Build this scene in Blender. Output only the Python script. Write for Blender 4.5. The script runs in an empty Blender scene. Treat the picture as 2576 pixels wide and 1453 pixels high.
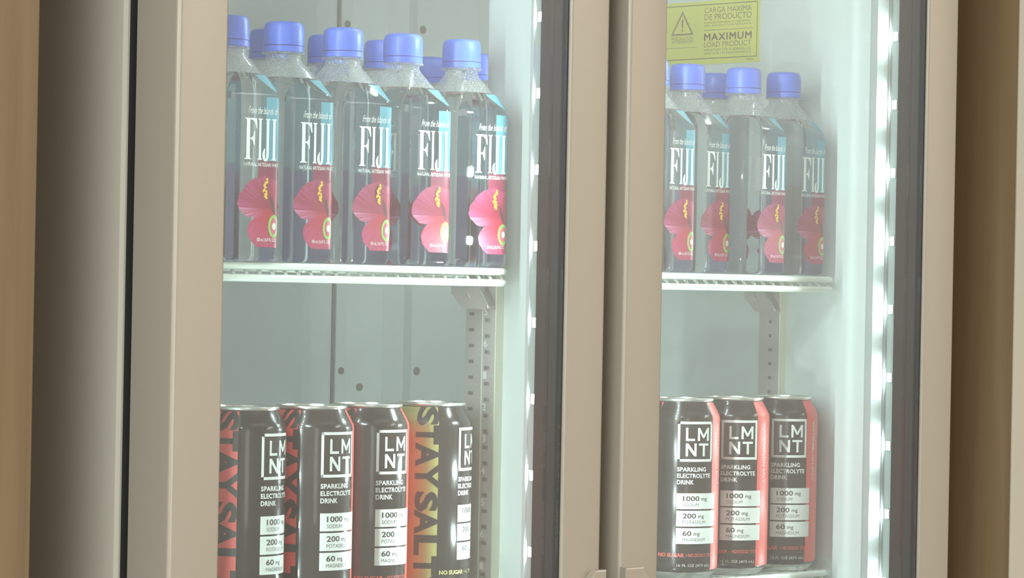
import bpy, bmesh, math, random
from mathutils import Vector, Matrix
random.seed(7)
C = bpy.context.scene.collection
SC = bpy.context.scene
MM = 0.001
Z0 = 1.15            # height of the upper shelf above the floor; modelling is in mm around that shelf

# ---------------------------------------------------------------- camera
F_PX, YAW, PITCH, ROLL = 7646.05, math.radians(45.2569), math.radians(-0.0271), math.radians(-1.08396)
CAM = Vector((-1339.09, -1658.91, -15.75))
fw = Vector((math.sin(YAW) * math.cos(PITCH), math.cos(YAW) * math.cos(PITCH), math.sin(PITCH)))
rt = Vector((math.cos(YAW), -math.sin(YAW), 0)); up = rt.cross(fw)
rt2 = math.cos(ROLL) * rt - math.sin(ROLL) * up
up2 = math.sin(ROLL) * rt + math.cos(ROLL) * up
cd = bpy.data.cameras.new('camera'); cam = bpy.data.objects.new('camera', cd); C.objects.link(cam)
cd.sensor_width = 36; cd.lens = 36 * F_PX / 2576; cd.clip_start = 0.05; cd.clip_end = 50
m = Matrix((rt2, up2, -fw)).transposed().to_4x4()
m.translation = Vector((CAM.x * MM, CAM.y * MM, CAM.z * MM + Z0)); cam.matrix_world = m
SC.camera = cam

# ---------------------------------------------------------------- world, lamps, exposure
w = bpy.data.worlds.new('World'); SC.world = w; w.use_nodes = True
w.node_tree.nodes['Background'].inputs[0].default_value = (0.86, 0.88, 0.9, 1)
w.node_tree.nodes['Background'].inputs[1].default_value = 0.22
def area(name, loc, size, power, col, rot=(0, 0, 0)):
    l = bpy.data.lights.new(name, 'AREA'); l.shape = 'RECTANGLE'; l.size, l.size_y = size
    l.energy = power; l.color = col
    o = bpy.data.objects.new(name, l); C.objects.link(o); o.location = loc; o.rotation_euler = rot
    return o
area('ceiling_lamp', (0.6, -1.8, 2.66), (2.0, 0.6), 5, (1, 0.95, 0.88))
area('ceiling_lamp', (3.0, -3.3, 2.66), (1.0, 2.0), 80, (1, 0.95, 0.89))
area('ceiling_lamp', (-2.1, -1.45, 2.66), (0.8, 1.2), 122, (0.86, 0.955, 1.0))
area('edge_highlight_light', (-2.3, -4.55, 1.3), (1.0, 2.2), 20, (1.0, 0.97, 0.92), (math.radians(90), 0, 0))  # added light for highlights on the frame edges; no shopfront is modelled
vs = SC.view_settings
SC.display_settings.display_device = 'sRGB'
vs.view_transform = 'Standard'; vs.look = 'None'; vs.exposure = 0.0; vs.gamma = 1; vs.use_curve_mapping = False
cy = SC.cycles
cy.max_bounces = 16; cy.transparent_max_bounces = 24; cy.transmission_bounces = 12; cy.glossy_bounces = 6; cy.diffuse_bounces = 5
cy.sample_clamp_indirect = 6; cy.use_denoising = True
cy.caustics_reflective = False; cy.caustics_refractive = True; cy.blur_glossy = 0.3

LED_POWER = 1020

# ---------------------------------------------------------------- materials
def new_mat(name):
    mt = bpy.data.materials.new(name); mt.use_nodes = True
    return mt, mt.node_tree.nodes, mt.node_tree.links
def paint(name, col, rough=0.45, metal=0.0, coat=0.0, spec=0.5, noise=0.0, nscale=30, stretch=(1, 1, 1), bump=0.0):
    mt, n, l = new_mat(name); p = n['Principled BSDF']
    p.inputs['Base Color'].default_value = (*col, 1); p.inputs['Roughness'].default_value = rough
    p.inputs['Metallic'].default_value = metal; p.inputs['Coat Weight'].default_value = coat
    p.inputs['Specular IOR Level'].default_value = spec
    if noise or bump:
        tc = n.new('ShaderNodeTexCoord'); mp = n.new('ShaderNodeMapping'); nz = n.new('ShaderNodeTexNoise')
        mp.inputs['Scale'].default_value = stretch; nz.inputs['Scale'].default_value = nscale; nz.inputs['Detail'].default_value = 4
        l.new(tc.outputs['Object'], mp.inputs[0]); l.new(mp.outputs[0], nz.inputs[0])
        if noise:
            mx = n.new('ShaderNodeMix'); mx.data_type = 'RGBA'
            mx.inputs[6].default_value = (*[c * (1 - noise) for c in col], 1); mx.inputs[7].default_value = (*[min(1, c * (1 + noise)) for c in col], 1)
            l.new(nz.outputs[0], mx.inputs[0]); l.new(mx.outputs[2], p.inputs['Base Color'])
        if bump:
            b = n.new('ShaderNodeBump'); b.inputs['Strength'].default_value = bump; b.inputs['Distance'].default_value = 0.001
            l.new(nz.outputs[0], b.inputs['Height']); l.new(b.outputs[0], p.inputs['Normal'])
    return mt
def emit(name, col, s):
    mt, n, l = new_mat(name); n.remove(n['Principled BSDF']); e = n.new('ShaderNodeEmission')
    e.inputs[0].default_value = (*col, 1); e.inputs[1].default_value = s
    l.new(e.outputs[0], n['Material Output'].inputs[0]); return mt
def thin_clear(name, tint, f0=0.04, rough=0.0, drops=False):
    """thin clear sheet: lets light straight through, mirrors by Schlick's law"""
    mt, n, l = new_mat(name); n.remove(n['Principled BSDF'])
    g = n.new('ShaderNodeNewGeometry'); dt = n.new('ShaderNodeVectorMath'); dt.operation = 'DOT_PRODUCT'
    l.new(g.outputs['Normal'], dt.inputs[0]); l.new(g.outputs['Incoming'], dt.inputs[1])
    def mth(op, a, b=None):
        q = n.new('ShaderNodeMath'); q.operation = op
        for i, v in enumerate((a, b)):
            if v is None: continue
            if isinstance(v, (int, float)): q.inputs[i].default_value = v
            else: l.new(v, q.inputs[i])
        return q.outputs[0]
    c = mth('ABSOLUTE', dt.outputs['Value']); c = mth('SUBTRACT', 1.0, c); c = mth('POWER', c, 5.0)
    c = mth('MULTIPLY', c, 1 - f0); c = mth('ADD', c, f0)
    tr = n.new('ShaderNodeBsdfTransparent'); tr.inputs[0].default_value = (*tint, 1)
    gl = n.new('ShaderNodeBsdfGlossy'); gl.inputs['Roughness'].default_value = rough
    mx = n.new('ShaderNodeMixShader'); l.new(c, mx.inputs[0]); l.new(tr.outputs[0], mx.inputs[1]); l.new(gl.outputs[0], mx.inputs[2])
    out = mx.outputs[0]
    if drops:                                            # condensation beads on the inside of the bottle neck
        tc = n.new('ShaderNodeTexCoord'); vo = n.new('ShaderNodeTexVoronoi'); vo.inputs['Scale'].default_value = 700
        l.new(tc.outputs['Object'], vo.inputs[0])
        k = mth('LESS_THAN', vo.outputs['Distance'], 0.42); k = mth('MULTIPLY', k, 0.25); k = mth('ADD', k, 0.18)
        df = n.new('ShaderNodeBsdfDiffuse'); df.inputs[0].default_value = (0.9, 0.92, 0.9, 1)
        tl = n.new('ShaderNodeBsdfTranslucent'); tl.inputs[0].default_value = (0.9, 0.92, 0.9, 1)
        ad = n.new('ShaderNodeMixShader'); l.new(df.outputs[0], ad.inputs[1]); l.new(tl.outputs[0], ad.inputs[2])
        m2 = n.new('ShaderNodeMixShader'); l.new(k, m2.inputs[0]); l.new(out, m2.inputs[1]); l.new(ad.outputs[0], m2.inputs[2]); out = m2.outputs[0]
    l.new(out, n['Material Output'].inputs[0]); return mt
def water_mat():
    mt, n, l = new_mat('bottled_water'); n.remove(n['Principled BSDF']); g = n.new('ShaderNodeBsdfGlass')
    g.inputs['IOR'].default_value = 1.33; g.inputs['Roughness'].default_value = 0.06; g.inputs['Color'].default_value = (0.97, 0.985, 1, 1)
    l.new(g.outputs[0], n['Material Output'].inputs[0]); return mt
def print_mat(name, translucent=0.0, rough=0.4, see=0.0):
    """ink whose colour is stored on the print's own vertices"""
    mt, n, l = new_mat(name); p = n['Principled BSDF']; a = n.new('ShaderNodeAttribute'); a.attribute_name = 'ink'
    l.new(a.outputs['Color'], p.inputs['Base Color']); p.inputs['Roughness'].default_value = rough
    if translucent:
        t = n.new('ShaderNodeBsdfTranslucent'); l.new(a.outputs['Color'], t.inputs[0])
        mx = n.new('ShaderNodeMixShader'); mx.inputs[0].default_value = translucent
        l.new(p.outputs[0], mx.inputs[1]); l.new(t.outputs[0], mx.inputs[2]); l.new(mx.outputs[0], n['Material Output'].inputs[0])
        if see:
            tr = n.new('ShaderNodeBsdfTransparent'); m2 = n.new('ShaderNodeMixShader'); m2.inputs[0].default_value = see
            l.new(mx.outputs[0], m2.inputs[1]); l.new(tr.outputs[0], m2.inputs[2]); l.new(m2.outputs[0], n['Material Output'].inputs[0])
    return mt
def wood(name, c1, c2, rough=0.45):
    mt, n, l = new_mat(name); p = n['Principled BSDF']; p.inputs['Roughness'].default_value = rough
    tc = n.new('ShaderNodeTexCoord'); mp = n.new('ShaderNodeMapping'); mp.inputs['Scale'].default_value = (1, 1, 0.03)
    nz = n.new('ShaderNodeTexNoise'); nz.inputs['Scale'].default_value = 60; nz.inputs['Detail'].default_value = 5; nz.inputs['Distortion'].default_value = 0.4
    l.new(tc.outputs['Object'], mp.inputs[0]); l.new(mp.outputs[0], nz.inputs[0])
    r = n.new('ShaderNodeValToRGB'); r.color_ramp.elements[0].color = (*c1, 1); r.color_ramp.elements[1].color = (*c2, 1)
    r.color_ramp.elements[0].position = 0.3; r.color_ramp.elements[1].position = 0.72
    l.new(nz.outputs[0], r.inputs[0]); l.new(r.outputs[0], p.inputs['Base Color']); return mt

M = dict(
    frame=paint('champagne_aluminium', (0.53, 0.462, 0.365), 0.30, metal=0.3, spec=0.5),
    gasket=paint('black_rubber', (0.012, 0.012, 0.012), 0.6),
    spacer=paint('grey_spacer', (0.035, 0.036, 0.036), 0.5),
    jamb=paint('brown_black_liner', (0.022, 0.013, 0.010), 0.5),
    glass=thin_clear('door_glass', (0.985, 0.995, 0.99), 0.065, rough=0.0),
    liner=paint('white_liner', (0.66, 0.72, 0.70), 0.4),
    back=paint('grey_steel_back', (0.64, 0.68, 0.68), 0.5, noise=0.06, nscale=6),
    cabinet=paint('grey_beige_steel', (0.64, 0.58, 0.465), 0.4),
    post=paint('zinc_pilaster', (0.46, 0.44, 0.42), 0.45),
    post_front=paint('cream_pilaster_front', (0.78, 0.78, 0.62), 0.4),
    lip=paint('grey_liner_lip', (0.42, 0.46, 0.45), 0.35),
    seam=paint('panel_seam', (0.2, 0.21, 0.21), 0.6),
    dark=paint('dark_slot', (0.17, 0.16, 0.15), 0.7),
    screw=paint('screw_head', (0.27, 0.245, 0.23), 0.5, 0.6),
    wire=paint('white_coated_wire', (0.80, 0.86, 0.78), 0.3),
    led=emit('led_chip_light', (0.83, 0.99, 1.0), LED_POWER),
    ledbar=paint('led_bar_plastic', (0.45, 0.47, 0.47), 0.25),
    lens=thin_clear('led_lens', (0.97, 1, 0.98), 0.06),
    water=water_mat(),
    neck=thin_clear('clear_neck_plastic', (0.95, 0.97, 0.97), 0.05, rough=0.12, drops=True),
    cap=paint('blue_cap_plastic', (0.095, 0.19, 0.78), 0.35),
    ring=paint('clear_ring', (0.7, 0.72, 0.72), 0.2),
    ink=print_mat('label_ink', 0.0),
    refraction_ink=print_mat('painted_refraction_ink', 0.3, see=0.22),  # ink for the painted refraction of the back label
    ink_clear=print_mat('back_label_ink', 0.8),
    can=paint('black_can_paint', (0.026, 0.021, 0.018), 0.22, 0.0, coat=0.6),
    alu=paint('bare_aluminium', (0.80, 0.80, 0.74), 0.28, 0.9),
    yellow=paint('yellow_sticker', (0.72, 0.72, 0.10), 0.5),
    sign_ink=paint('sticker_ink', (0.16, 0.15, 0.04), 0.6),
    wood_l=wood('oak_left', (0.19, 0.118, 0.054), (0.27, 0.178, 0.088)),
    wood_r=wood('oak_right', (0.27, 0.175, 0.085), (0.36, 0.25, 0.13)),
    edge=paint('pale_edge_band', (0.66, 0.60, 0.47), 0.4),
    floor=paint('grey_floor', (0.30, 0.29, 0.275), 0.4, noise=0.2, nscale=5),
    plaster=paint('warm_plaster', (0.60, 0.585, 0.56), 0.8),
    plaster_pale=paint('pale_plaster', (0.72, 0.69, 0.65), 0.8),
    ceil=paint('white_ceiling', (0.78, 0.76, 0.72), 0.8),
)

# ---------------------------------------------------------------- mesh helpers (mm in, metres out)
def root(name, x, y, z, label=None, cat=None, group=None):
    o = bpy.data.objects.new(name, None); C.objects.link(o); o.empty_display_size = 0.05
    o.location = (x * MM, y * MM, z * MM + Z0); o['org'] = (x, y, z)
    if label: o['label'] = label
    if cat: o['category'] = cat
    if group: o['group'] = group
    return o
def obj(name, bm, mat, parent=None, org=(0, 0, 0), smooth=False, kind=None, label=None):
    """org: what point (mm) the mesh is measured from; with a parent the mesh is measured from the parent's base"""
    me = bpy.data.meshes.new(name)
    bm.normal_update()
    for v in bm.verts: v.co = (v.co - Vector(org)) * MM
    bm.to_mesh(me); bm.free()
    if smooth:
        for p in me.polygons: p.use_smooth = True
        if smooth is not True: me.set_sharp_from_angle(angle=math.radians(smooth))
    if mat: me.materials.append(mat)
    o = bpy.data.objects.new(name, me); C.objects.link(o)
    if parent: o.parent = parent
    else: o.location = (org[0] * MM, org[1] * MM, org[2] * MM + Z0)
    if kind: o['kind'] = kind
    if label: o['label'] = label
    return o
def box(bm, x0, x1, y0, y1, z0, z1, bev=0):
    r = bmesh.ops.create_cube(bm, size=1)
    for v in r['verts']:
        v.co = Vector((x0 + (v.co.x + .5) * (x1 - x0), y0 + (v.co.y + .5) * (y1 - y0), z0 + (v.co.z + .5) * (z1 - z0)))
    if bev:
        es = list({e for v in r['verts'] for e in v.link_edges})
        bmesh.ops.bevel(bm, geom=es, offset=bev, segments=2, affect='EDGES', profile=0.5)
    return bm
def BX(*a, **k): return box(bmesh.new(), *a, **k)
def prism(bm, poly, z0, z1):
    a = [bm.verts.new((x, y, z0)) for x, y in poly]; b = [bm.verts.new((x, y, z1)) for x, y in poly]
    n = len(poly)
    for i in range(n): bm.faces.new((a[i], a[(i + 1) % n], b[(i + 1) % n], b[i]))
    bm.faces.new(b); bm.faces.new(a[::-1])
    bmesh.ops.recalc_face_normals(bm, faces=bm.faces[:])
    return bm
def loft(bm, rings, cap0=True, cap1=True):
    L = [[bm.verts.new(p) for p in r] for r in rings]; n = len(L[0])
    for a, b in zip(L, L[1:]):
        for i in range(n): bm.faces.new((a[i], a[(i + 1) % n], b[(i + 1) % n], b[i]))
    if cap0: bm.faces.new(L[0][::-1])
    if cap1: bm.faces.new(L[-1])
    return bm
def lathe(prof, n=48, cap0=True, cap1=True, cx=0, cy=0):
    return loft(bmesh.new(), [[(cx + r * math.cos(2 * math.pi * i / n), cy + r * math.sin(2 * math.pi * i / n), z) for i in range(n)] for r, z in prof], cap0, cap1)
def tube(bm, path, r, n=8):
    P = [Vector(p) for p in path]; rings = []; u = None
    for i, p in enumerate(P):
        t = (P[min(i + 1, len(P) - 1)] - P[max(i - 1, 0)]).normalized()
        if u is None: u = t.orthogonal().normalized()
        u = (u - t * u.dot(t)).normalized(); v = t.cross(u)
        rings.append([p + r * (math.cos(2 * math.pi * k / n) * u + math.sin(2 * math.pi * k / n) * v) for k in range(n)])
    return loft(bm, rings)
def arc(cx, cy, r, a0, a1, n):
    return [(cx + r * math.cos(math.radians(a0 + (a1 - a0) * i / n)), cy + r * math.sin(math.radians(a0 + (a1 - a0) * i / n))) for i in range(n + 1)]

# ---------------------------------------------------------------- flat print: outlines and text, bent round the thing they are printed on
_txt = {}
def text(body, bold=0.0, space=1.0, shear=0.0):
    """built-in font, normalised to a unit box: (points, triangles)"""
    key = (body, bold, space, shear)
    if key not in _txt:
        cu = bpy.data.curves.new('t', 'FONT'); cu.body = body; cu.size = 1; cu.offset = bold; cu.space_character = space; cu.shear = shear
        cu.resolution_u = 3; cu.fill_mode = 'FRONT'
        o = bpy.data.objects.new('t', cu); C.objects.link(o)
        dg = bpy.context.evaluated_depsgraph_get(); me = bpy.data.meshes.new_from_object(o.evaluated_get(dg))
        me.calc_loop_triangles()
        P = [(v.co.x, v.co.y) for v in me.vertices]; T = [tuple(t.vertices) for t in me.loop_triangles]
        x0, x1 = min(p[0] for p in P), max(p[0] for p in P); y0, y1 = min(p[1] for p in P), max(p[1] for p in P)
        _txt[key] = ([((x - x0) / (x1 - x0), (y - y0) / (y1 - y0)) for x, y in P], T)
        bpy.data.objects.remove(o); bpy.data.curves.remove(cu); bpy.data.meshes.remove(me)
    return _txt[key]
def shape(pts):
    """outline -> (points, triangles)"""
    b = bmesh.new(); f = b.faces.new([b.verts.new((x, y, 0)) for x, y in pts]); b.normal_update()
    bmesh.ops.triangulate(b, faces=[f], ngon_method='EAR_CLIP')
    P = [(v.co.x, v.co.y) for v in b.verts]; b.verts.index_update(); T = [tuple(v.index for v in f.verts) for f in b.faces]
    b.free(); return P, T
RECT = ([(0, 0), (1, 0), (1, 1), (0, 1)], [(0, 1, 2), (0, 2, 3)])
class Print:
    """collects flat pieces in (s, z), each with an ink colour, then cuts and bends them onto a surface"""
    def __init__(self): self.b = bmesh.new(); self.c = self.b.verts.layers.float_color.new('ink'); self.h = self.b.verts.layers.float.new('lift')
    def add(self, shp, x0, x1, y0, y1, col, lift=0.15, fn=None):
        P, T = shp; vs = []
        for u, v in P:
            x, y = x0 + u * (x1 - x0), y0 + v * (y1 - y0)
            if fn: x, y = fn(u, v)
            q = self.b.verts.new((x, y, 0)); q[self.c] = (*(col(x, y) if callable(col) else col), 1); q[self.h] = lift; vs.append(q)
        for t in T:
            try: self.b.faces.new([vs[i] for i in t])
            except ValueError: pass
    def bend(self, step, pos, zstep=None):
        b = self.b
        if step:
            xs = [v.co.x for v in b.verts]; k = math.ceil(min(xs) / step)
            while k * step < max(xs):
                bmesh.ops.bisect_plane(b, geom=b.verts[:] + b.edges[:] + b.faces[:], plane_co=(k * step, 0, 0), plane_no=(1, 0, 0), dist=1e-5); k += 1
        if zstep:
            for zz in zstep:
                bmesh.ops.bisect_plane(b, geom=b.verts[:] + b.edges[:] + b.faces[:], plane_co=(0, zz, 0), plane_no=(0, 1, 0), dist=1e-5)
        for v in b.verts: v.co = Vector(pos(v.co.x, v.co.y, v[self.h]))
        return b

# ================================================================ the setting
X1, GAP = 441.8, 22.6
XR = X1 + GAP; XE = 2 * X1 + GAP           # 464.4, 906.2
FL = -Z0 / MM                              # floor level in mm
def struct(name, bm, mat, org=(0, 0, 0)):
    return obj(name, bm, mat, None, org, kind='structure')
CE = 1550
struct('floor', BX(-3000, 4200, -4600, 900, FL - 40, FL), M['floor'])
struct('ceiling', BX(-3000, 4200, -4600, 900, CE, CE + 40), M['ceil'])
struct('wall_back', BX(-3000, 4200, 800, 840, FL, CE), M['plaster'])
struct('wall_front', BX(-3000, 4200, -4640, -4600, FL, CE), M['plaster'])
struct('wall_far_left', BX(-3040, -3000, -4600, 840, FL, CE), M['plaster'])
struct('wall_far_right', BX(4200, 4240, -4600, 840, FL, CE), M['plaster_pale'])
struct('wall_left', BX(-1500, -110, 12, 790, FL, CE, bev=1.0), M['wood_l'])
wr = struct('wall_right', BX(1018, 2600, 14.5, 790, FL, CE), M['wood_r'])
struct('trim_1', BX(1017.5, 1300, 12, 14.5, FL, CE, bev=0.8), M['edge'])
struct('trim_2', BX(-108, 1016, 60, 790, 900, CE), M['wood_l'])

# ================================================================ the refrigerator
fr = root('refrigerator', 453, 300, FL, 'two-door glass-front drinks refrigerator with champagne metal frames between wooden panels', 'refrigerator')
FO = (453, 300, FL)
def fpart(name, bm, mat, parent=None, **k): return obj(name, bm, mat, parent or fr, FO, **k)
ZB, ZT = -900, 640                          # door bottom and top
cab = bmesh.new()
box(cab, 0, 40, 60, 640, FL + 60, 760, bev=2.5); box(cab, XE - 40, XE, 60, 640, FL + 60, 760, bev=2.5)
box(cab, 40.2, XE - 40.2, 62, 640, 660, 760); box(cab, 40.2, XE - 40.2, 62, 640, FL + 60, ZB + 4); box(cab, 40.2, XE - 40.2, 600, 640, ZB + 4, 660)
fpart('cabinet_body', cab, M['cabinet'])
for x in (40, XE - 80):
    for y in (100, 560): fpart('foot', lathe([(20, FL), (20, FL + 12), (12, FL + 14), (12, FL + 60)], 16, cx=x + 20, cy=y), M['gasket'], smooth=40)
XL, XW = 48, 858                            # inner faces of the side walls
for nm, a, b_ in (('side_liner', 40.3, XL), ('side_liner', XW, XE - 40.3)):
    fpart(nm, BX(a, b_, 64, 598, ZB + 6, 658), M['liner'])
fpart('liner_lip', prism(bmesh.new(), [(853, 52), (866, 50), (866, 64), (857.8, 64), (853, 58)], ZB + 6, 650), M['lip'])
fpart('liner_lip', prism(bmesh.new(), [(53, 52), (40, 50), (40, 64), (48.2, 64), (53, 58)], ZB + 6, 650), M['lip'])
fpart('liner_ceiling', BX(XL, XW, 64, 598, 640, 658), M['liner'])
fpart('liner_floor', BX(XL, XW, 64, 598, ZB + 6, ZB + 24), M['liner'])
# back panel, with the raised air duct (hat section) and its screws
fpart('back_panel', BX(XL, XW, 575, 598, ZB + 24, 640), M['back'])
YB = 575
duct = [(667, YB), (667, YB - 2.5), (681, YB - 2.5), (712, YB - 21), (741, YB - 21), (769, YB - 3), (786, YB - 2.5), (786, YB)]
fpart('air_duct', prism(bmesh.new(), duct, ZB + 30, 636), M['back'])
fpart('back_seam', BX(663, 666, YB - 1.2, YB, ZB + 30, 636), M['seam'])
def disc_y(cx, y, cz, r, d=2.0, n=14):
    b = bmesh.new(); prof = [(r, 0), (r * 0.95, -d * .6), (r * 0.6, -d), (r * .3, -d * 1.02)]
    return loft(b, [[(cx + q * math.cos(2 * math.pi * i / n), y + dy, cz + q * math.sin(2 * math.pi * i / n)) for i in range(n)] for q, dy in prof])
for x, y, z, r in ((674.5, YB - 2.5, -101, 3.6), (777, YB - 2.5, -102, 4.2), (693, YB - 10, -117, 3.6), (674.5, YB - 2.5, 241, 3.6), (777, YB - 2.5, 243, 4.2), (693, YB - 10, 199, 3.6)):
    fpart('screw', disc_y(x, y, z, r, 2.2), M['screw'], smooth=40)
# centre mullion
fpart('mullion', BX(436, 470, 66, 134, ZB + 24, 640, bev=1.5), M['liner'])
# slotted pilasters
def pilaster(xf, sgn, y0, y1, ztop, two):
    """xf: face of the wall it sits on, sgn -1: it stands out to the left"""
    xo = xf + sgn * 8.5
    ps = fpart('pilaster', BX(min(xf, xo), max(xf, xo), y0 + .6, y1, ZB + 30, ztop, bev=.5), M['post'])
    fpart('pilaster_front', BX(min(xf, xo) - .3, max(xf, xo) + .3, y0 - .8, y0 + .5, ZB + 30, ztop, bev=.3), M['post_front'], ps)
    zs = -43
    k = 0
    while zs > -300:
        yc = y0 + (y1 - y0) * (0.30 if two else 0.45)
        fpart('slot', BX(xo - .35, xo + .3, yc - 2.4, yc + 1.6, zs - 1.5, zs + 1.5), M['dark'], ps)
        fpart('slot_tab', BX(xo - .9, xo + .2, yc - 4.8, yc - 2.6, zs - 1.6, zs + 1.2), M['alu'], ps)
        if two:
            y2 = y0 + (y1 - y0) * 0.80
            fpart('slot', BX(xo - .35, xo + .3, y2 - 2.8, y2 + 2.8, zs + 3.4, zs + 6.2), M['dark'], ps)
            if k % 2 == 0:
                pr = Print(); pr.add(text(str((k // 2 + 4) % 6 + 1), 0.02), 0, 4.4, 0, 6, (0.85, 0.87, 0.82))
                fpart('numeral', pr.bend(None, lambda s, z, h, yy=yc, q=zs: (xo - .4, yy + 3 - s, q + 4 + z)), M['ink'], ps)
        zs -= 13.1; k += 1
    if two:
        fpart('groove', BX(xo - .3, xo + .3, y0 + 14.6, y0 + 15.8, ZB + 30, ztop - 2), M['wire'], ps)
    return ps
pilaster(436, -1, 110, 145, 84, True)
pilaster(858, -1, 158, 183, 84, False)
pilaster(470, 1, 110, 145, 84, False)
pilaster(48, 1, 158, 183, 84, False)
def shelf_clip(x0, x1, y0, y1, zt):
    """bent steel clip hooked into a pilaster: plate with a slanted tail and a curved lip in front"""
    b = bmesh.new()
    P = [(y0 + 9, zt), (y0 + 8, zt - 4), (y0 + 4, zt - 9), (y0 - 1, zt - 16), (y0 - 1, zt - 18.5), (y1 - 14, zt - 18.5), (y1, zt - 6), (y1, zt)]
    a = [b.verts.new((x0, y, z)) for y, z in P]; c = [b.verts.new((x1, y, z)) for y, z in P]; n = len(P)
    for i in range(n): b.faces.new((a[i], a[(i + 1) % n], c[(i + 1) % n], c[i]))
    b.faces.new(c); b.faces.new(a[::-1]); bmesh.ops.recalc_face_normals(b, faces=b.faces[:])
    cl = fpart('shelf_clip', b, M['post'])
    lip = bmesh.new()
    tube(lip, [(x0 - .4, y0 + 10, zt), (x0 - .4, y0 + 9, zt - 3.5), (x0 - .4, y0 + 5, zt - 8), (x0 - .4, y0, zt - 14.5), (x0 - .4, y0 - 2, zt - 18)], 0.9, 6)
    fpart('clip_lip', lip, M['alu'], cl, smooth=True)
    tube_b = bmesh.new(); tube(tube_b, [(x0 - .3, y0 + 24, zt - 1), (x0 - .3, y0 + 23, zt - 6), (x0 - .3, y0 + 20, zt - 9)], 0.8, 6)
    fpart('clip_notch', tube_b, M['alu'], cl, smooth=True)
for zc in (-15.4, -283.4):
    shelf_clip(418.5, 427.2, 111, 154, zc); shelf_clip(840.5, 849.2, 158, 194, zc)
    shelf_clip(478.8, 487.5, 111, 154, zc); shelf_clip(56.8, 65.5, 158, 194, zc)

# yellow load warning sticker on the right wall
SY0, SY1, SZ0, SZ1 = 196, 322, 201.5, 262
st = fpart('warning_sticker', BX(XW - .6, XW - .02, SY0, SY1, SZ0, SZ1), M['yellow'], label='yellow bilingual load warning sticker')
def on_sign(pr, nm):
    fpart(nm, pr.bend(None, lambda s, z, h: (XW - .62 - h, SY1 - s, SZ0 + z)), M['sign_ink'], st)
SW, SH = SY1 - SY0, SZ1 - SZ0
p = Print()
for a in ((2.5, SW - 2.5, SH - 4, SH - 3), (2.5, SW - 2.5, 5, 6), (SW - 3.5, SW - 2.5, 5, SH - 3), (2.5, 3.5, 5, SH - 3)): p.add(RECT, *a, (0, 0, 0), .1)
on_sign(p, 'border')
p = Print(); ti = [(29 + 14.5 * c, zc) for c, zc in ((-1, 29), (1, 29), (0, 52.5))]; tn = [(29 + 11.6 * c, zc) for c, zc in ((-1, 30.6), (1, 30.6), (0, 49))]
P_, T_ = ti + tn, [(0, 1, 4), (0, 4, 3), (1, 2, 5), (1, 5, 4), (2, 0, 3), (2, 3, 5)]
p.add((P_, T_), 0, 1, 0, 1, (0, 0, 0), .1)
p.add(([(.1, 0), (.9, 0), (1, 1), (0, 1)], [(0, 1, 2), (0, 2, 3)]), 28, 30, 36, 44, (0, 0, 0), .1); p.add(RECT, 28, 30, 32.6, 34.6, (0, 0, 0), .1)
on_sign(p, 'warning_triangle')
p = Print()
tx0, tx1 = 57, 116
for body, z0, z1, bd in (('CARGA MÁXIMA', 49, 55.6, 0), ('DE PRODUCTO', 42.2, 48, 0), ('MAXIMUM', 22.4, 29, 0), ('LOAD PRODUCT', 16.2, 21.2, 0)):
    p.add(text(body, bd, 1.15 if body == 'MAXIMUM' else 1.0), tx0, tx1, z0, z1, (0, 0, 0), .1)
    if body == 'MAXIMUM':
        for dx, dz in ((.45, 0), (.45, .35), (0, .35)): p.add(text(body, 0, 1.15), tx0 + dx, tx1 + dx, z0 + dz, z1 + dz, (0, 0, 0), .1)
for body, z0, z1 in (('FUNCIONAMIENTO NORMAL', 38.6, 40.6), ('DEL EQUIPO POR ESTANTE', 35.6, 37.6), ('IMPORTANT FOR A NORMAL USE', 12.2, 14.6), ('AND FOR ITS PERFORMANCE', 9.0, 11.2)):
    p.add(text(body), tx0, tx1, z0, z1, (0, 0, 0), .1)
p.add(text('PRECAUCION'), 15.5, 42.5, 24.5, 27.4, (0, 0, 0), .1); p.add(text('ATTENTION'), 15.5, 42.5, 21.2, 24, (0, 0, 0), .1)
p.add(RECT, 57, 118, 32.2, 32.7, (0, 0, 0), .1); p.add(RECT, 8, 48, 16.6, 17, (0, 0, 0), .1); p.add(text('000000'), 110, 119, 2, 3.8, (0, 0, 0), .1)
on_sign(p, 'lettering')

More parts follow.
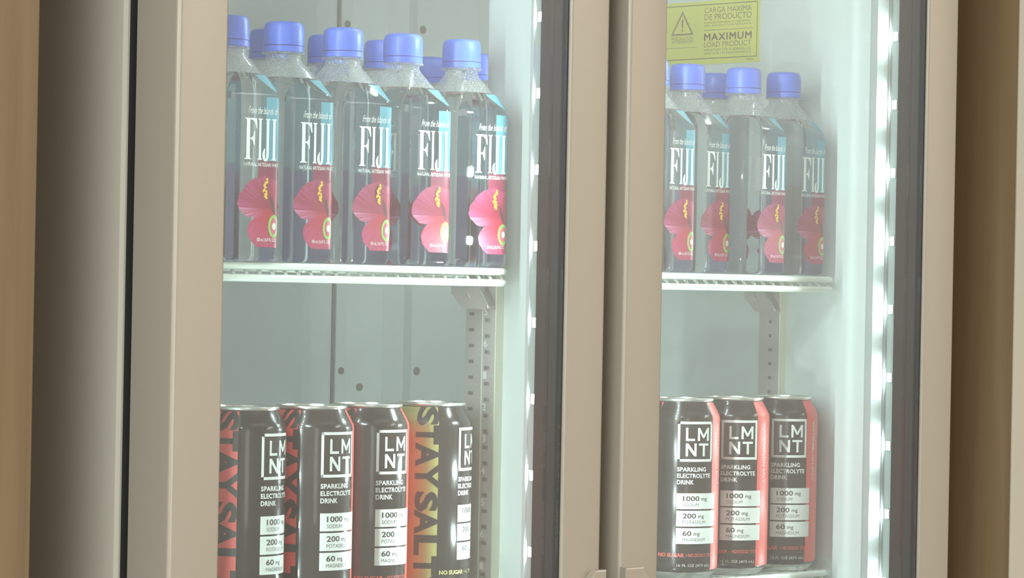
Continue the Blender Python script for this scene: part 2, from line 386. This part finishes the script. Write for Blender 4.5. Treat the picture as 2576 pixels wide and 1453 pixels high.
# ---------------------------------------------------------------- the two doors
def door(x0, mirror_handle, led_z, step, label):
    x1 = x0 + X1; d = None
    def stile(a, s):       # a: outer edge, s: +1 when the door lies to its right
        return [(a + s * px, py) for px, py in
                arc(4, 4, 4, 180, 270, 5) + arc(43, 2.5, 2.5, 270, 360, 4) + [(45.5, 33), (30, 33), (30, 48), (1.5, 48), (0, 46.5)]]
    b = bmesh.new(); prism(b, stile(x0, 1), ZB, ZT)
    d = fpart('door', b, M['frame'], smooth=25, label=label)
    b = bmesh.new(); prism(b, stile(x1, -1), ZB, ZT); fpart('stile', b, M['frame'], d, smooth=25)
    b = BX(x0 + 45.6, x1 - 45.6, 0, 33, ZT - 60, ZT, bev=1); fpart('rail', b, M['frame'], d)
    b = BX(x0 + 45.6, x1 - 45.6, 0, 33, ZB, ZB + 60, bev=1); fpart('rail', b, M['frame'], d)
    a0, a1, b0, b1 = x0 + 46.6, x1 - 46.6, ZB + 61, ZT - 61
    fpart('glass_pane', BX(a0, a1, 3, 6, b0, b1), M['glass'], d)
    fpart('glass_pane', BX(a0, a1, 19, 22, b0, b1), M['glass'], d)
    for xa, xb in ((x0 + 45.55, x0 + 46.5), (x1 - 46.5, x1 - 45.55)):
        fpart('spacer', BX(xa, xb, 3, 18, b0, b1), M['spacer'], d)
        fpart('jamb_liner', BX(xa, xb, 18.2, 33, b0, b1), M['jamb'], d)
    g = bmesh.new()
    box(g, x0 + 4, x0 + 22, 48.2, 59.8, ZB + 6, ZT - 6); box(g, x1 - 22, x1 - 4, 48.2, 59.8, ZB + 6, ZT - 6)
    box(g, x0 + 22, x1 - 22, 48.2, 59.8, ZB + 6, ZB + 22); box(g, x0 + 22, x1 - 22, 48.2, 59.8, ZT - 22, ZT - 6)
    fpart('gasket', g, M['gasket'], d)
    # led bars on the inner edge of both stiles, shining into the cabinet
    for s, xb in ((1, x0 + 30), (-1, x1 - 30)):
        lo, hi = sorted((xb + s * .1, xb + s * 3.4))
        bar = bmesh.new(); box(bar, lo, hi, 36, 57, b0, b1)
        la, lb = sorted((xb + s * 3.4, xb + s * 6.2)); box(bar, la, lb, 36, 37.2, b0, b1); box(bar, *sorted((xb + s * 3.4, xb + s * 4.3)), 52.2, 53.2, b0, b1)
        fpart('led_bar', bar, M['ledbar'], d)
        ln = bmesh.new(); q = [ln.verts.new(v) for v in ((xb + s * 6, 37.4, b0), (xb + s * 7.4, 41, b0), (xb + s * 7.4, 48, b0), (xb + s * 4.5, 52, b0), (xb + s * 4.5, 52, b1), (xb + s * 7.4, 48, b1), (xb + s * 7.4, 41, b1), (xb + s * 6, 37.4, b1))]
        for i in range(3): ln.faces.new((q[i], q[i + 1], q[6 - i], q[7 - i]))
        fpart('led_lens', ln, M['lens'], d)
        z = led_z - 7 * step
        while z < 400:
            c = bmesh.new(); box(c, -1.0, 1.0, -3.4, 3.4, -3.8, 3.8)
            bmesh.ops.rotate(c, verts=c.verts, cent=(0, 0, 0), matrix=Matrix.Rotation(s * math.radians(24), 3, 'Z'))
            bmesh.ops.translate(c, verts=c.verts, vec=(xb + s * 4.9, 44.5, z))
            ch = fpart('led_chip', c, M['ledbar'], d); ch.data.materials.append(M['led']); z += step
            for pl in ch.data.polygons: pl.material_index = 1 if pl.normal.x * s > 0.8 else 0
    # upright pull handle that starts low on the meeting stile
    h = bmesh.new()
    if mirror_handle: o_ = [(x1 - 21, -520), (x1 - .3, -520), (x1 - .3, -239.4), (x1 - 12, -239.4), (x1 - 21, -249)]
    else: o_ = [(x0 + .3, -520), (x0 + 30, -520), (x0 + 30, -249), (x0 + 21.5, -239.4), (x0 + .3, -239.4)]
    fr_, bk_ = [h.verts.new((x, -7, z)) for x, z in o_], [h.verts.new((x, -.1, z)) for x, z in o_]
    for i in range(5): h.faces.new((fr_[i], fr_[(i + 1) % 5], bk_[(i + 1) % 5], bk_[i]))
    h.faces.new(fr_[::-1]); h.faces.new(bk_); bmesh.ops.recalc_face_normals(h, faces=h.faces[:])
    bmesh.ops.bevel(h, geom=[e for e in h.edges if all(v.co.y < -6 for v in e.verts)], offset=1.2, segments=2, affect='EDGES', profile=0.5)
    fpart('handle', h, M['frame'], d)
    return d
door(0, True, 17.8, 61.3, 'left glass door')
door(XR, False, 33.0, 62.1, 'right glass door')

# ================================================================ wire shelves
def wire_shelf(x0, x1, z, label):
    """z: level that things stand on"""
    t = root('wire_shelf', (x0 + x1) / 2, 280, z - 14.4, label, 'shelf', 'white wire shelves in the refrigerator'); O = ((x0 + x1) / 2, 280, z - 14.4)
    r, yf, yb = 2.9, 91, 470
    for nm, zc in (('top_rail', z - 3.1), ('bottom_rail', z - 12.2)):
        e = 0.8 if nm == 'bottom_rail' else 0
        c = 11; L = x0 + r; R_ = x1 - r
        path = [(L, yb, zc), (L, yf + c - e, zc)] + [(x, y, zc) for x, y in arc(L + c, yf + c - e, c, 180, 270, 6)][1:] + [(x, y, zc) for x, y in arc(R_ - c, yf + c - e, c, 270, 360, 6)] + [(R_, yb, zc)]
        obj(nm, tube(bmesh.new(), path, r, 10), M['wire'], t, O, smooth=True)
    n = int((x1 - x0 - 14) / 12.6)
    for k in range(n):
        x = x0 + 10 + (x1 - x0 - 20) * k / (n - 1)
        obj('wire', tube(bmesh.new(), [(x, yf + .6, z - 11.2), (x, yf + 3.5, z - 7), (x, yf + 7, z - 3.2), (x, yf + 11, z - 1.7), (x, yb, z - 1.6)], 1.5, 6), M['wire'], t, O, smooth=True)
    for y in (200, 330, 460):
        obj('cross_bar', tube(bmesh.new(), [(x0 + 3, y, z - 5.2), (x1 - 3, y, z - 5.2)], 2.0, 8), M['wire'], t, O, smooth=True)
    return t
ZC = -267.84
wire_shelf(57.5, 426.4, 0, 'white wire shelf carrying water bottles behind the left door')
wire_shelf(479.5, 848.4, 0, 'white wire shelf carrying water bottles behind the right door')
wire_shelf(57.5, 426.4, ZC, 'lower white wire shelf under the four cans behind the left door')
wire_shelf(479.5, 848.4, ZC, 'lower white wire shelf under the three cans behind the right door')

# ================================================================ water bottles
HB, BW, BR = 185.5, 30.4, 9.2
def rsq(w, r, z, n=9):
    out = []
    for q, (sx, sy) in enumerate(((1, -1), (1, 1), (-1, 1), (-1, -1))):
        a0 = -90 + 90 * q
        for i in range(n + 1):
            a = math.radians(a0 + 90 * i / n); out.append((sx * (w - r) + r * math.cos(a), sy * (w - r) + r * math.sin(a), z))
    return out
def shoulder(z):
    """half width and corner radius of the rounded square at height z"""
    if z <= 127: return BW, BR
    t = (z - 127) / (156.5 - 127); t = min(1, t)
    wv = BW + (13.6 - BW) * t; return wv, min(wv, BR + (13.6 - BR) * (t ** 0.8))
FLAT = BW - BR
def bottle_pos(s, z, h):
    wv, rv = shoulder(z); k = wv / BW
    if abs(s) <= FLAT: return (s * k, -wv - h, z)
    a = (abs(s) - FLAT) / BR; sg = 1 if s > 0 else -1
    return (sg * (FLAT + (BR + h) * math.sin(a)) * k, -wv + (BR - (BR + h) * math.cos(a)) * k, z)
FJ = [(0, 0), (.56, 0), (.56, .02), (.42, .04), (.42, .49), (.55, .485), (.68, .42), (.74, .34), (.80, .34), (.80, .68), (.74, .68), (.68, .58), (.55, .525), (.42, .525), (.42, .96), (.62, .955), (.80, .90), (.92, .76), (1, .74), (.95, 1), (0, 1), (0, .98), (.14, .96), (.14, .04), (0, .02)]
IJ = [(0, 0), (1, 0), (1, .02), (.76, .04), (.76, .96), (1, .98), (1, 1), (0, 1), (0, .98), (.24, .96), (.24, .04), (0, .02)]
JJ = [(.38, .98), (.53, .96), (.53, .12), (.49, .05), (.42, .03), (.36, .08), (.34, .17), (.36, .30), (.20, .26), (.06, .20), (0, .12), (.06, .05), (.22, -.01), (.45, -.03), (.68, .0), (.82, .08), (.85, .18), (.85, .96), (1, .98), (1, 1), (.38, 1)]
WHITE = (0.82, 0.86, 0.82)
def bottle_meshes():
    R = {}
    zs = [(0, 25.0, 7), (0.6, 27.9, 8.4), (2.5, 29.7, 9), (6, BW, BR)] + [(z, BW, BR) for z in (40, 80, 110, 123)]
    zs += [(125.5, BW - .15, BR)] + [(z, *shoulder(z)) for z in (128.5, 132, 137, 142)]
    R['body'] = loft(bmesh.new(), [rsq(wv, rv, z) for z, wv, rv in zs])
    nk = [rsq(*shoulder(z), z) for z in (142.1, 146, 150, 153.5, 155.5)] + [rsq(q, q, z) for q, z in ((13.5, 157), (13.4, 160.2), (16.6, 160.8), (16.6, 162), (13.2, 162.4), (13.2, 164))]
    R['neck'] = loft(bmesh.new(), nk, False, False)
    n = 60
    def kn(r, z, k): return [((r + (0.22 if (i % 2) else -0.1) * k) * math.cos(2 * math.pi * i / n), (r + (0.22 if (i % 2) else -0.1) * k) * math.sin(2 * math.pi * i / n), z) for i in range(n)]
    R['cap'] = loft(bmesh.new(), [kn(12.5, 167.4, 0), kn(15.7, 167.4, 0), kn(15.75, 168.2, 1), kn(15.6, 179, 1), kn(15.2, 182.4, .5), kn(14.2, 184.5, 0), kn(12.6, 185.4, 0), kn(6, HB, 0)])
    R['tamper_ring'] = loft(bmesh.new(), [kn(13, 162.4, 0), kn(15.9, 162.4, 0), kn(15.9, 166.9, 0), kn(13, 166.9, 0)])
    # front label: red hibiscus, white lettering, round badge
    D = 10.2
    rnd = random.Random(3)
    p = Print()
    refr = Print()  # pink and blue column: refraction of the back label painted as ink
    refr.add(RECT, 5.8, 34, 11, 76, (0.36, 0.022, 0.075), .10)
    refr.add(RECT, 13, 34, 76, 124, (0.16, 0.56, 0.72), .10)
    refr.add(([(0, 1), (.55, 0), (1, 0), (1, 1)], [(0, 1, 2), (0, 2, 3)]), 10, 34, 128.6, 141, (0.16, 0.56, 0.72), .12)
    R['painted_refraction'] = refr.bend(2.0, bottle_pos)
    def petal(c, outline, dark, light, lift):
        # densify and fan in rings with streaks running outwards
        pts = []
        for (a, b_) in zip(outline, outline[1:]):
            m_ = max(2, int(math.hypot(b_[0] - a[0], b_[1] - a[1]) / 0.8))
            pts += [(a[0] + (b_[0] - a[0]) * i / m_, a[1] + (b_[1] - a[1]) * i / m_) for i in range(m_)]
        pts.append(outline[-1]); K = 7; ve = p.b.verts; L = []
        for i, (x, y) in enumerate(pts):
            sk = rnd.random() ** 1.6; row = []
            wob = 1 + 0.012 * math.sin(i * 0.8) * math.sin(i * 0.23) * (1 if 2 < y < 70 and y > 9.3 else 0)
            for k in range(K + 1):
                t = k / K; q = ve.new((c[0] + (x - c[0]) * t * wob, c[1] + (y + 2 - c[1]) * t * wob, 0)); q[p.h] = lift
                f = min(1, max(0, (t - .2) / .7)) * (0.12 + 0.88 * sk)
                q[p.c] = (*[d + (l - d) * f for d, l in zip(dark, light)], 1); row.append(q)
            L.append(row)
        for a, b_ in zip(L, L[1:]):
            for k in range(K):
                try: p.b.faces.new((a[k], b_[k], b_[k + 1], a[k + 1]))
                except ValueError: pass
    cen = (18.2, 40)
    petal(cen, [(x + D, y) for x, y in ((10, 60), (4, 63), (.5, 62.5), (-4, 61.6), (-9.3, 59.8), (-14.2, 57), (-18, 53), (-22.5, 48), (-24.4, 42.2), (-23.2, 38.4))], (0.28, 0.010, 0.04), (0.40, 0.055, 0.17), .18)
    petal(cen, [(x + D, y) for x, y in ((-23.2, 38.4), (-20, 35.3), (-15.2, 32), (-11.2, 31.2), (-7.3, 31.6))], (0.36, 0.012, 0.04), (0.58, 0.22, 0.40), .18)
    petal(cen, [(x + D, y) for x, y in ((-7.3, 31.4), (-12.0, 26.7), (-14.2, 22), (-12.9, 17.2), (-9.3, 12.6), (-4.4, 9.2), (4, 9.05), (12, 9.05), (17, 9.05), (19, 20), (20, 30))], (0.42, 0.014, 0.035), (0.46, 0.07, 0.22), .18)
    petal(cen, [(x + D, y) for x, y in ((20, 30), (22, 40), (20, 52), (15, 60), (10, 60))], (0.32, 0.012, 0.05), (0.42, 0.045, 0.13), .18)
    p.add(([(.5 + .5 * math.cos(a * .52), .5 + .5 * math.sin(a * .52)) for a in range(12)], [(0, i, i + 1) for i in range(1, 11)]), 0, 1, 0, 1, (0.11, 0.02, 0.03), .24,
          fn=lambda u, v: (20.4 + (u - .5) * 4 - (v - .5) * 5, 43 + (v - .5) * 15))
    for i in range(26):
        t = i / 25; cx = 14.0 - 2.6 * math.sin(t * 2.6) + rnd.uniform(-1.5, 1.5) + 1.8 * t; cz = 49 + 12.5 * t + rnd.uniform(-.9, .9); q = rnd.uniform(.7, 1.2)
        p.add(([(math.cos(k * 1.05) * .5 + .5, math.sin(k * 1.05) * .5 + .5) for k in range(6)], [(0, k, k + 1) for k in range(1, 5)]), cx - q, cx + q, cz - q, cz + q, (0.80, 0.50, 0.03), .45 + .02 * i)
    ell = lambda n_=24: ([(.5 + .5 * math.cos(2 * math.pi * i / n_), .5 + .5 * math.sin(2 * math.pi * i / n_)) for i in range(n_)], [(0, i, i + 1) for i in range(1, n_ - 1)])
    bx, bz = 22.2, 27
    p.add(ell(), bx - 5.6, bx + 5.6, bz - 8.6, bz + 8.6, (0.26, 0.55, 0.10), .32)
    p.add(ell(), bx - 3.6, bx + 3.6, bz - 6.2, bz + 6.2, (0.62, 0.10, 0.16), .42)
    p.add(ell(), bx - 1.9, bx + 1.9, bz - 2.6, bz + 2.6, (0.8, 0.8, 0.76), .52)
    R['front_label'] = p.bend(2.0, bottle_pos)
    p = Print()
    zt, zb = 107.6, 76.6
    p.add(shape(FJ), -8, 4.2, zb, zt, WHITE, .36); p.add(shape(IJ), 5, 9.2, zb, zt, WHITE, .36)
    p.add(shape(JJ), 9.4, 17.0, zb - .3, zt, WHITE, .36); p.add(shape(IJ), 18.6, 23.2, zb, zt, WHITE, .36)
    p.add(text('From the Islands of', 0.0, 1.0, 0.45), -5, 25, 111, 116.4, WHITE, .36)
    p.add(text('NATURAL ARTESIAN WATER', 0.005), -8.5, 29, 71.6, 74.4, WHITE, .36)
    p.add(text('500 mL (16.9 FL OZ)', 0.005), 5.5, 24, 14.6, 18, WHITE, .36)
    R['lettering'] = p.bend(2.0, bottle_pos)
    # back label: printed on its inner side with sky blue above and flower pink below, seen through the water
    p = Print()
    def back(x, y):
        t = min(1, max(0, (y - 74) / 2)); a, b_ = (0.60, 0.57, 0.84), (0.62, 0.86, 0.93)
        return tuple(u + (v - u) * t for u, v in zip(a, b_))
    NX, NZ = 12, 60
    P_ = [(i / NX, j / NZ) for j in range(NZ + 1) for i in range(NX + 1)]
    T_ = [(j * (NX + 1) + i, j * (NX + 1) + i + 1, (j + 1) * (NX + 1) + i + 1) for j in range(NZ) for i in range(NX)] + [(j * (NX + 1) + i, (j + 1) * (NX + 1) + i + 1, (j + 1) * (NX + 1) + i) for j in range(NZ) for i in range(NX)]
    p.add((P_, T_), -18, 18, 9, 124, back, .3)
    def bpos(s, z, h): x, y, zz = bottle_pos(s, z, h); return (-x, -y, zz)
    R['back_label'] = p.bend(2.0, bpos)
    return R
BM = bottle_meshes()
def make_bottle():
    t = root('water_bottle', 0, 0, 0, 'x', 'bottle')
    obj('body', BM['body'], M['water'], t, smooth=35)
    obj('neck', BM['neck'], M['neck'], t, smooth=35)
    cp = obj('cap', BM['cap'], M['cap'], t, smooth=50); obj('tamper_ring', BM['tamper_ring'], M['cap'], cp, smooth=40)
    fl = obj('front_label', BM['front_label'], M['ink'], t, smooth=True); obj('lettering', BM['lettering'], M['ink'], fl, smooth=True)
    obj('painted_refraction', BM['painted_refraction'], M['refraction_ink'], fl, smooth=True)
    obj('back_label', BM['back_label'], M['ink_clear'], t, smooth=True)
    return t
def copy_tree(o, parent=None):
    c = o.copy(); C.objects.link(c)
    if parent: c.parent = parent
    for ch in list(o.children): copy_tree(ch, c)
    return c
def place(proto, first, x, y, z, rot, label, group):
    o = proto if first else copy_tree(proto)
    o.location = (x * MM, y * MM, z * MM + Z0); o.rotation_euler = (0, 0, math.radians(rot))
    o['label'] = label; o['group'] = group
    return o
YF = 122
bot = [
    (141, YF - 7, 0, 'leftmost front water bottle on the left shelf, half hidden by the door frame'),
    (202.2, YF, 0, 'second water bottle from the left in the front row of the left shelf'),
    (263.8, YF, -1, 'middle water bottle of the five in the front row of the left shelf'),
    (328.6, YF, -3, 'fourth water bottle from the left in the front row of the left shelf'),
    (394.4, YF, -6, 'front water bottle at the right end of the left shelf, beside the centre post'),
    (241, 184.5, 0, 'rear water bottle showing its blue cap between the first and second front bottles'),
    (302.8, 184.5, 0, 'rear water bottle showing its blue cap between the second and third front bottles'),
    (364.6, 184.5, 0, 'rear water bottle showing its blue cap between the third and fourth front bottles'),
    (627.5, 124, 0, 'leftmost front water bottle behind the right door, mostly hidden by the frame'),
    (689, 136, 0, 'second front water bottle behind the right door, below the yellow sticker'),
    (750.2, 123, 0, 'third front water bottle from the left behind the right door'),
    (811.4, 127, 0, 'front water bottle at the right end of the right shelf, beside the bright wall'),
    (788, 190, 0, 'rear water bottle behind the right door showing between second and third front bottles'),
    (511, 219, 0, 'rear water bottle whose cap peeks out right of the last left-shelf bottle'),
    (510.5, 281.5, 0, 'rear water bottle whose cap shows between the last two front bottles of the left shelf'),
    (511, 411, 0, 'deepest water bottle, its dim cap low between second and third left-shelf bottles'),
]
pb = make_bottle()
for i, (x, y, r, lab) in enumerate(bot):
    place(pb, i == 0, x, y, 0, r, lab, 'water bottles on the upper shelves')

# ================================================================ black drink cans
CR = 33.0
CPROF = [(25.5, 0.0), (26.6, 0.8), (30.2, 5.2), (32.4, 8.0), (CR, 10.5), (CR, 140), (32.6, 142.5), (31.0, 146.0), (28.9, 149.8), (27.0, 153.2), (26.3, 155.0)]
def can_r(z):
    for (r0, z0), (r1, z1) in zip(CPROF, CPROF[1:]):
        if z0 <= z <= z1: return r0 + (r1 - r0) * (z - z0) / (z1 - z0)
    return CPROF[-1][0]
def can_pos(s, z, h):
    a = s / CR; r = can_r(z) + h; return (r * math.sin(a), -r * math.cos(a), z)
def deg(a): return math.radians(a) * CR
def rects(*rs):
    P, T = [], []
    for x0, x1, y0, y1 in rs:
        k = len(P); P += [(x0, y0), (x1, y0), (x1, y1), (x0, y1)]; T += [(k, k + 1, k + 2), (k, k + 2, k + 3)]
    return P, T
LL = rects((0, .24, 0, 1), (.24, 1, 0, .17))
MMs = shape([(0, 0), (.18, 0), (.18, .66), (.43, .22), (.57, .22), (.82, .66), (.82, 0), (1, 0), (1, 1), (.83, 1), (.5, .44), (.17, 1), (0, 1)])
NNs = shape([(0, 0), (.21, 0), (.21, .66), (.78, 0), (1, 0), (1, 1), (.79, 1), (.79, .34), (.22, 1), (0, 1)])
TTs = rects((.39, .61, 0, .83), (0, 1, .83, 1))
INK_W = (0.74, 0.77, 0.72); BLK = (0.026, 0.021, 0.018)
def can_meshes(band):
    """band(x, y) -> ink colour of the tall stripe; artwork repeats on both halves of the can"""
    R = {}
    ring = [(CPROF[0][0], 0)] + CPROF[1:]
    R['body'] = lathe(ring, 72)
    R['lid'] = lathe([(26.2, 154.8), (27.1, 155.2), (27.6, 156.2), (27.4, 157.4), (26.6, 158), (25.8, 157.6), (25.2, 155.6), (24.4, 153.4), (22.8, 153.2), (22.2, 154.2), (8, 154.4)], 64)
    R['base_rim'] = lathe([(25.2, -.05), (26.7, .6), (30.4, 5.3), (30.9, 6.0), (30.5, 6.1)], 64, True, False)
    tab = bmesh.new()
    o1 = [(-8, -5.5), (4, -7), (11, -5), (13, 0), (11, 5), (4, 7), (-8, 5.5), (-10, 0)]; i1 = [(-4, -2), (1, -3), (6, -3), (8, 0), (6, 3), (1, 3), (-4, 2), (-5, 0)]
    lo, hi, li, hi2 = ([tab.verts.new((x, y, z)) for x, y in q] for q, z in ((o1, 154.9), (o1, 156.1), (i1, 154.9), (i1, 156.1)))
    for i in range(8):
        j = (i + 1) % 8
        tab.faces.new((lo[i], lo[j], hi[j], hi[i])); tab.faces.new((hi[i], hi[j], hi2[j], hi2[i])); tab.faces.new((li[j], li[i], hi2[i], hi2[j])); tab.faces.new((lo[j], lo[i], li[i], li[j]))
    R['pull_tab'] = tab
    bd, lt, wh, dk = Print(), Print(), Print(), Print()
    for half in (0, 1):
        o = deg(180) * half
        A = lambda a: o + deg(a)
        x0 = A(0); f = 1.7
        bx0, bx1, bz0, bz1 = A(0), A(59), 103, 138
        wh.add(rects((bx0, bx1, bz0, bz0 + f * 1.3), (bx0, bx1, bz1 - f * 1.3, bz1), (bx0, bx0 + f * 1.3, bz0, bz1), (bx1 - f * 1.3, bx1, bz0, bz1)), 0, 1, 0, 1, INK_W, .14)
        wh.add(LL, bx0 + 7.2, bx0 + 15.4, 121.2, 132.6, INK_W, .14); wh.add(MMs, bx0 + 18, bx0 + 29.6, 121.2, 132.6, INK_W, .14)
        wh.add(NNs, bx0 + 7.2, bx0 + 17.0, 107.8, 119.0, INK_W, .14); wh.add(TTs, bx0 + 19.2, bx0 + 29.2, 107.8, 119.0, INK_W, .14)
        for k, (tx, wd) in enumerate((('SPARKLING', 27), ('ELECTROLYTE', 32), ('DRINK', 15))):
            wh.add(text(tx, 0.03, 1.05), x0, x0 + wd, 94.4 - 5.6 * k, 98.2 - 5.6 * k, INK_W, .14)
        for (n1, n2, zt, zb, w1) in (('1000', 'SODIUM', 75.4, 61.6, 15), ('200', 'POTASSIUM', 60.2, 46.4, 12), ('60', 'MAGNESIUM', 45, 31.2, 8)):
            wh.add(RECT, x0, x0 + deg(68), zb, zt, INK_W, .14)
            dk.add(text(n1, 0.02), x0 + 5.6, x0 + 5.6 + w1, zb + 7, zb + 11.4, BLK, .22)
            dk.add(text('mg', 0.01), x0 + 7.6 + w1, x0 + 13.6 + w1, zb + 6.2, zb + 9.6, BLK, .22)
            dk.add(text(n2), x0 + 5.6, x0 + 5.6 + 2.4 * len(n2), zb + 2.2, zb + 5.2, (0.12, 0.12, 0.11), .22)
        wh.add(text('16 FL OZ (473 mL)', 0.015), x0 + 1, x0 + 33, 10.5, 13.6, (0.45, 0.45, 0.42), .14)
        lt.add(text('NO SUGAR', 0.03), A(-28), A(13), 19.6, 23.0, band(60, 20), .14)
        lt.add(text('• NO DODGY STUFF', 0.0), A(16), A(64), 19.8, 22.8, band(60, 20), .14)
        # tall colour stripe; its right part is cut by big black letters that read downwards
        sx0, sx1 = A(60), A(148); lx0 = A(115)
        NX, NZ = 14, 12
        P_ = [(i / NX, j / NZ) for j in range(NZ + 1) for i in range(NX + 1)]
        T_ = [t for j in range(NZ) for i in range(NX) for t in ((j * (NX + 1) + i, j * (NX + 1) + i + 1, (j + 1) * (NX + 1) + i + 1), (j * (NX + 1) + i, (j + 1) * (NX + 1) + i + 1, (j + 1) * (NX + 1) + i))]
        bd.add((P_, T_), sx0, sx1, 8.2, 154.4, (lambda x, y, s0=sx0: band(x - s0, y)), .10)
        for ch, za, zb in (('S', 155, 139.6), ('T', 140, 124.4), ('A', 126, 106.4), ('Y', 108.6, 89), ('S', 86.5, 70), ('A', 72, 52), ('L', 51.4, 35), ('T', 34.6, 18.6), ('Y', 20, 1)):
            zb = max(zb, 8.2)
            dk.add(text(ch, 0.045), 0, 1, 0, 1, BLK, .17, fn=lambda u, v, a=za, b_=zb: (lx0 + v * (sx1 - lx0 + .3), a + (b_ - a) * u))
        wh.add(text('WATERMELON SALT', 0.01), 0, 1, 0, 1, INK_W, .14, fn=lambda u, v: (A(74) + v * 3.2, 136 - u * 54))
    zc = [140, 142.5, 144.2, 146, 148, 149.8, 151.5, 153.2, 8, 10.5]
    R['color_band'] = bd.bend(2.2, can_pos, zc); R['band_lettering'] = lt.bend(2.2, can_pos); R['white_print'] = wh.bend(2.2, can_pos); R['black_print'] = dk.bend(2.2, can_pos, zc)
    return R
def make_can(band):
    B = can_meshes(band)
    t = root('drink_can', 0, 0, 0, 'x', 'can')
    obj('body', B['body'], M['can'], t, smooth=30)
    ld = obj('lid', B['lid'], M['alu'], t, smooth=40); obj('pull_tab', B['pull_tab'], M['alu'], ld)
    obj('base_rim', B['base_rim'], M['alu'], t, smooth=40)
    cb = obj('color_band', B['color_band'], M['ink'], t, smooth=True); obj('band_lettering', B['band_lettering'], M['ink'], cb, smooth=True)
    wp = obj('white_print', B['white_print'], M['ink'], t, smooth=True); obj('black_print', B['black_print'], M['ink'], wp, smooth=True)
    return t
def red(x, y): return (0.80, 0.105, 0.085)
def gold(x, y):
    a, b_ = (0.44, 0.20, 0.07), (0.36, 0.35, 0.12)
    t = min(1, max(0, (x - 28) / 18)); t = max(t, min(1, max(0, (y - 134) / 8))); return tuple(u + (v - u) * t for u, v in zip(a, b_))
pr_ = make_can(red); py_ = make_can(gold)
cans = [
    (170.2, 124, 25.8, 'black can with red stripe at the left end of the left can row'),
    (237.6, 121, 13.5, 'black can with red stripe, second from left behind the left door'),
    (304.3, 129, 12.6, 'black can with red stripe directly left of the yellow striped can'),
    (677.0, 124, -6.7, 'black can with red stripe nearest the frame behind the right door'),
    (745.0, 124, -17.0, 'middle black can with red stripe behind the right door'),
    (813.5, 124, -15.0, 'black can with red stripe at the right end behind the right door'),
]
def facing(x, y, boxleft):
    """turn so that the logo box starts BOXLEFT degrees right of the line of sight"""
    return math.degrees(math.atan2(x - CAM.x, y - CAM.y)) * -1 + boxleft
for i, (x, y, bl, lab) in enumerate(cans):
    place(pr_, i == 0, x, y, ZC, facing(x, y, bl), lab, 'black cans on the lower shelves')
place(py_, True, 380, 134, ZC, facing(380, 134, 42), 'black can with yellow and orange stripe, beside the centre post', 'black cans on the lower shelves')
for o in list(bpy.data.objects):
    if 'org' in o: del o['org']
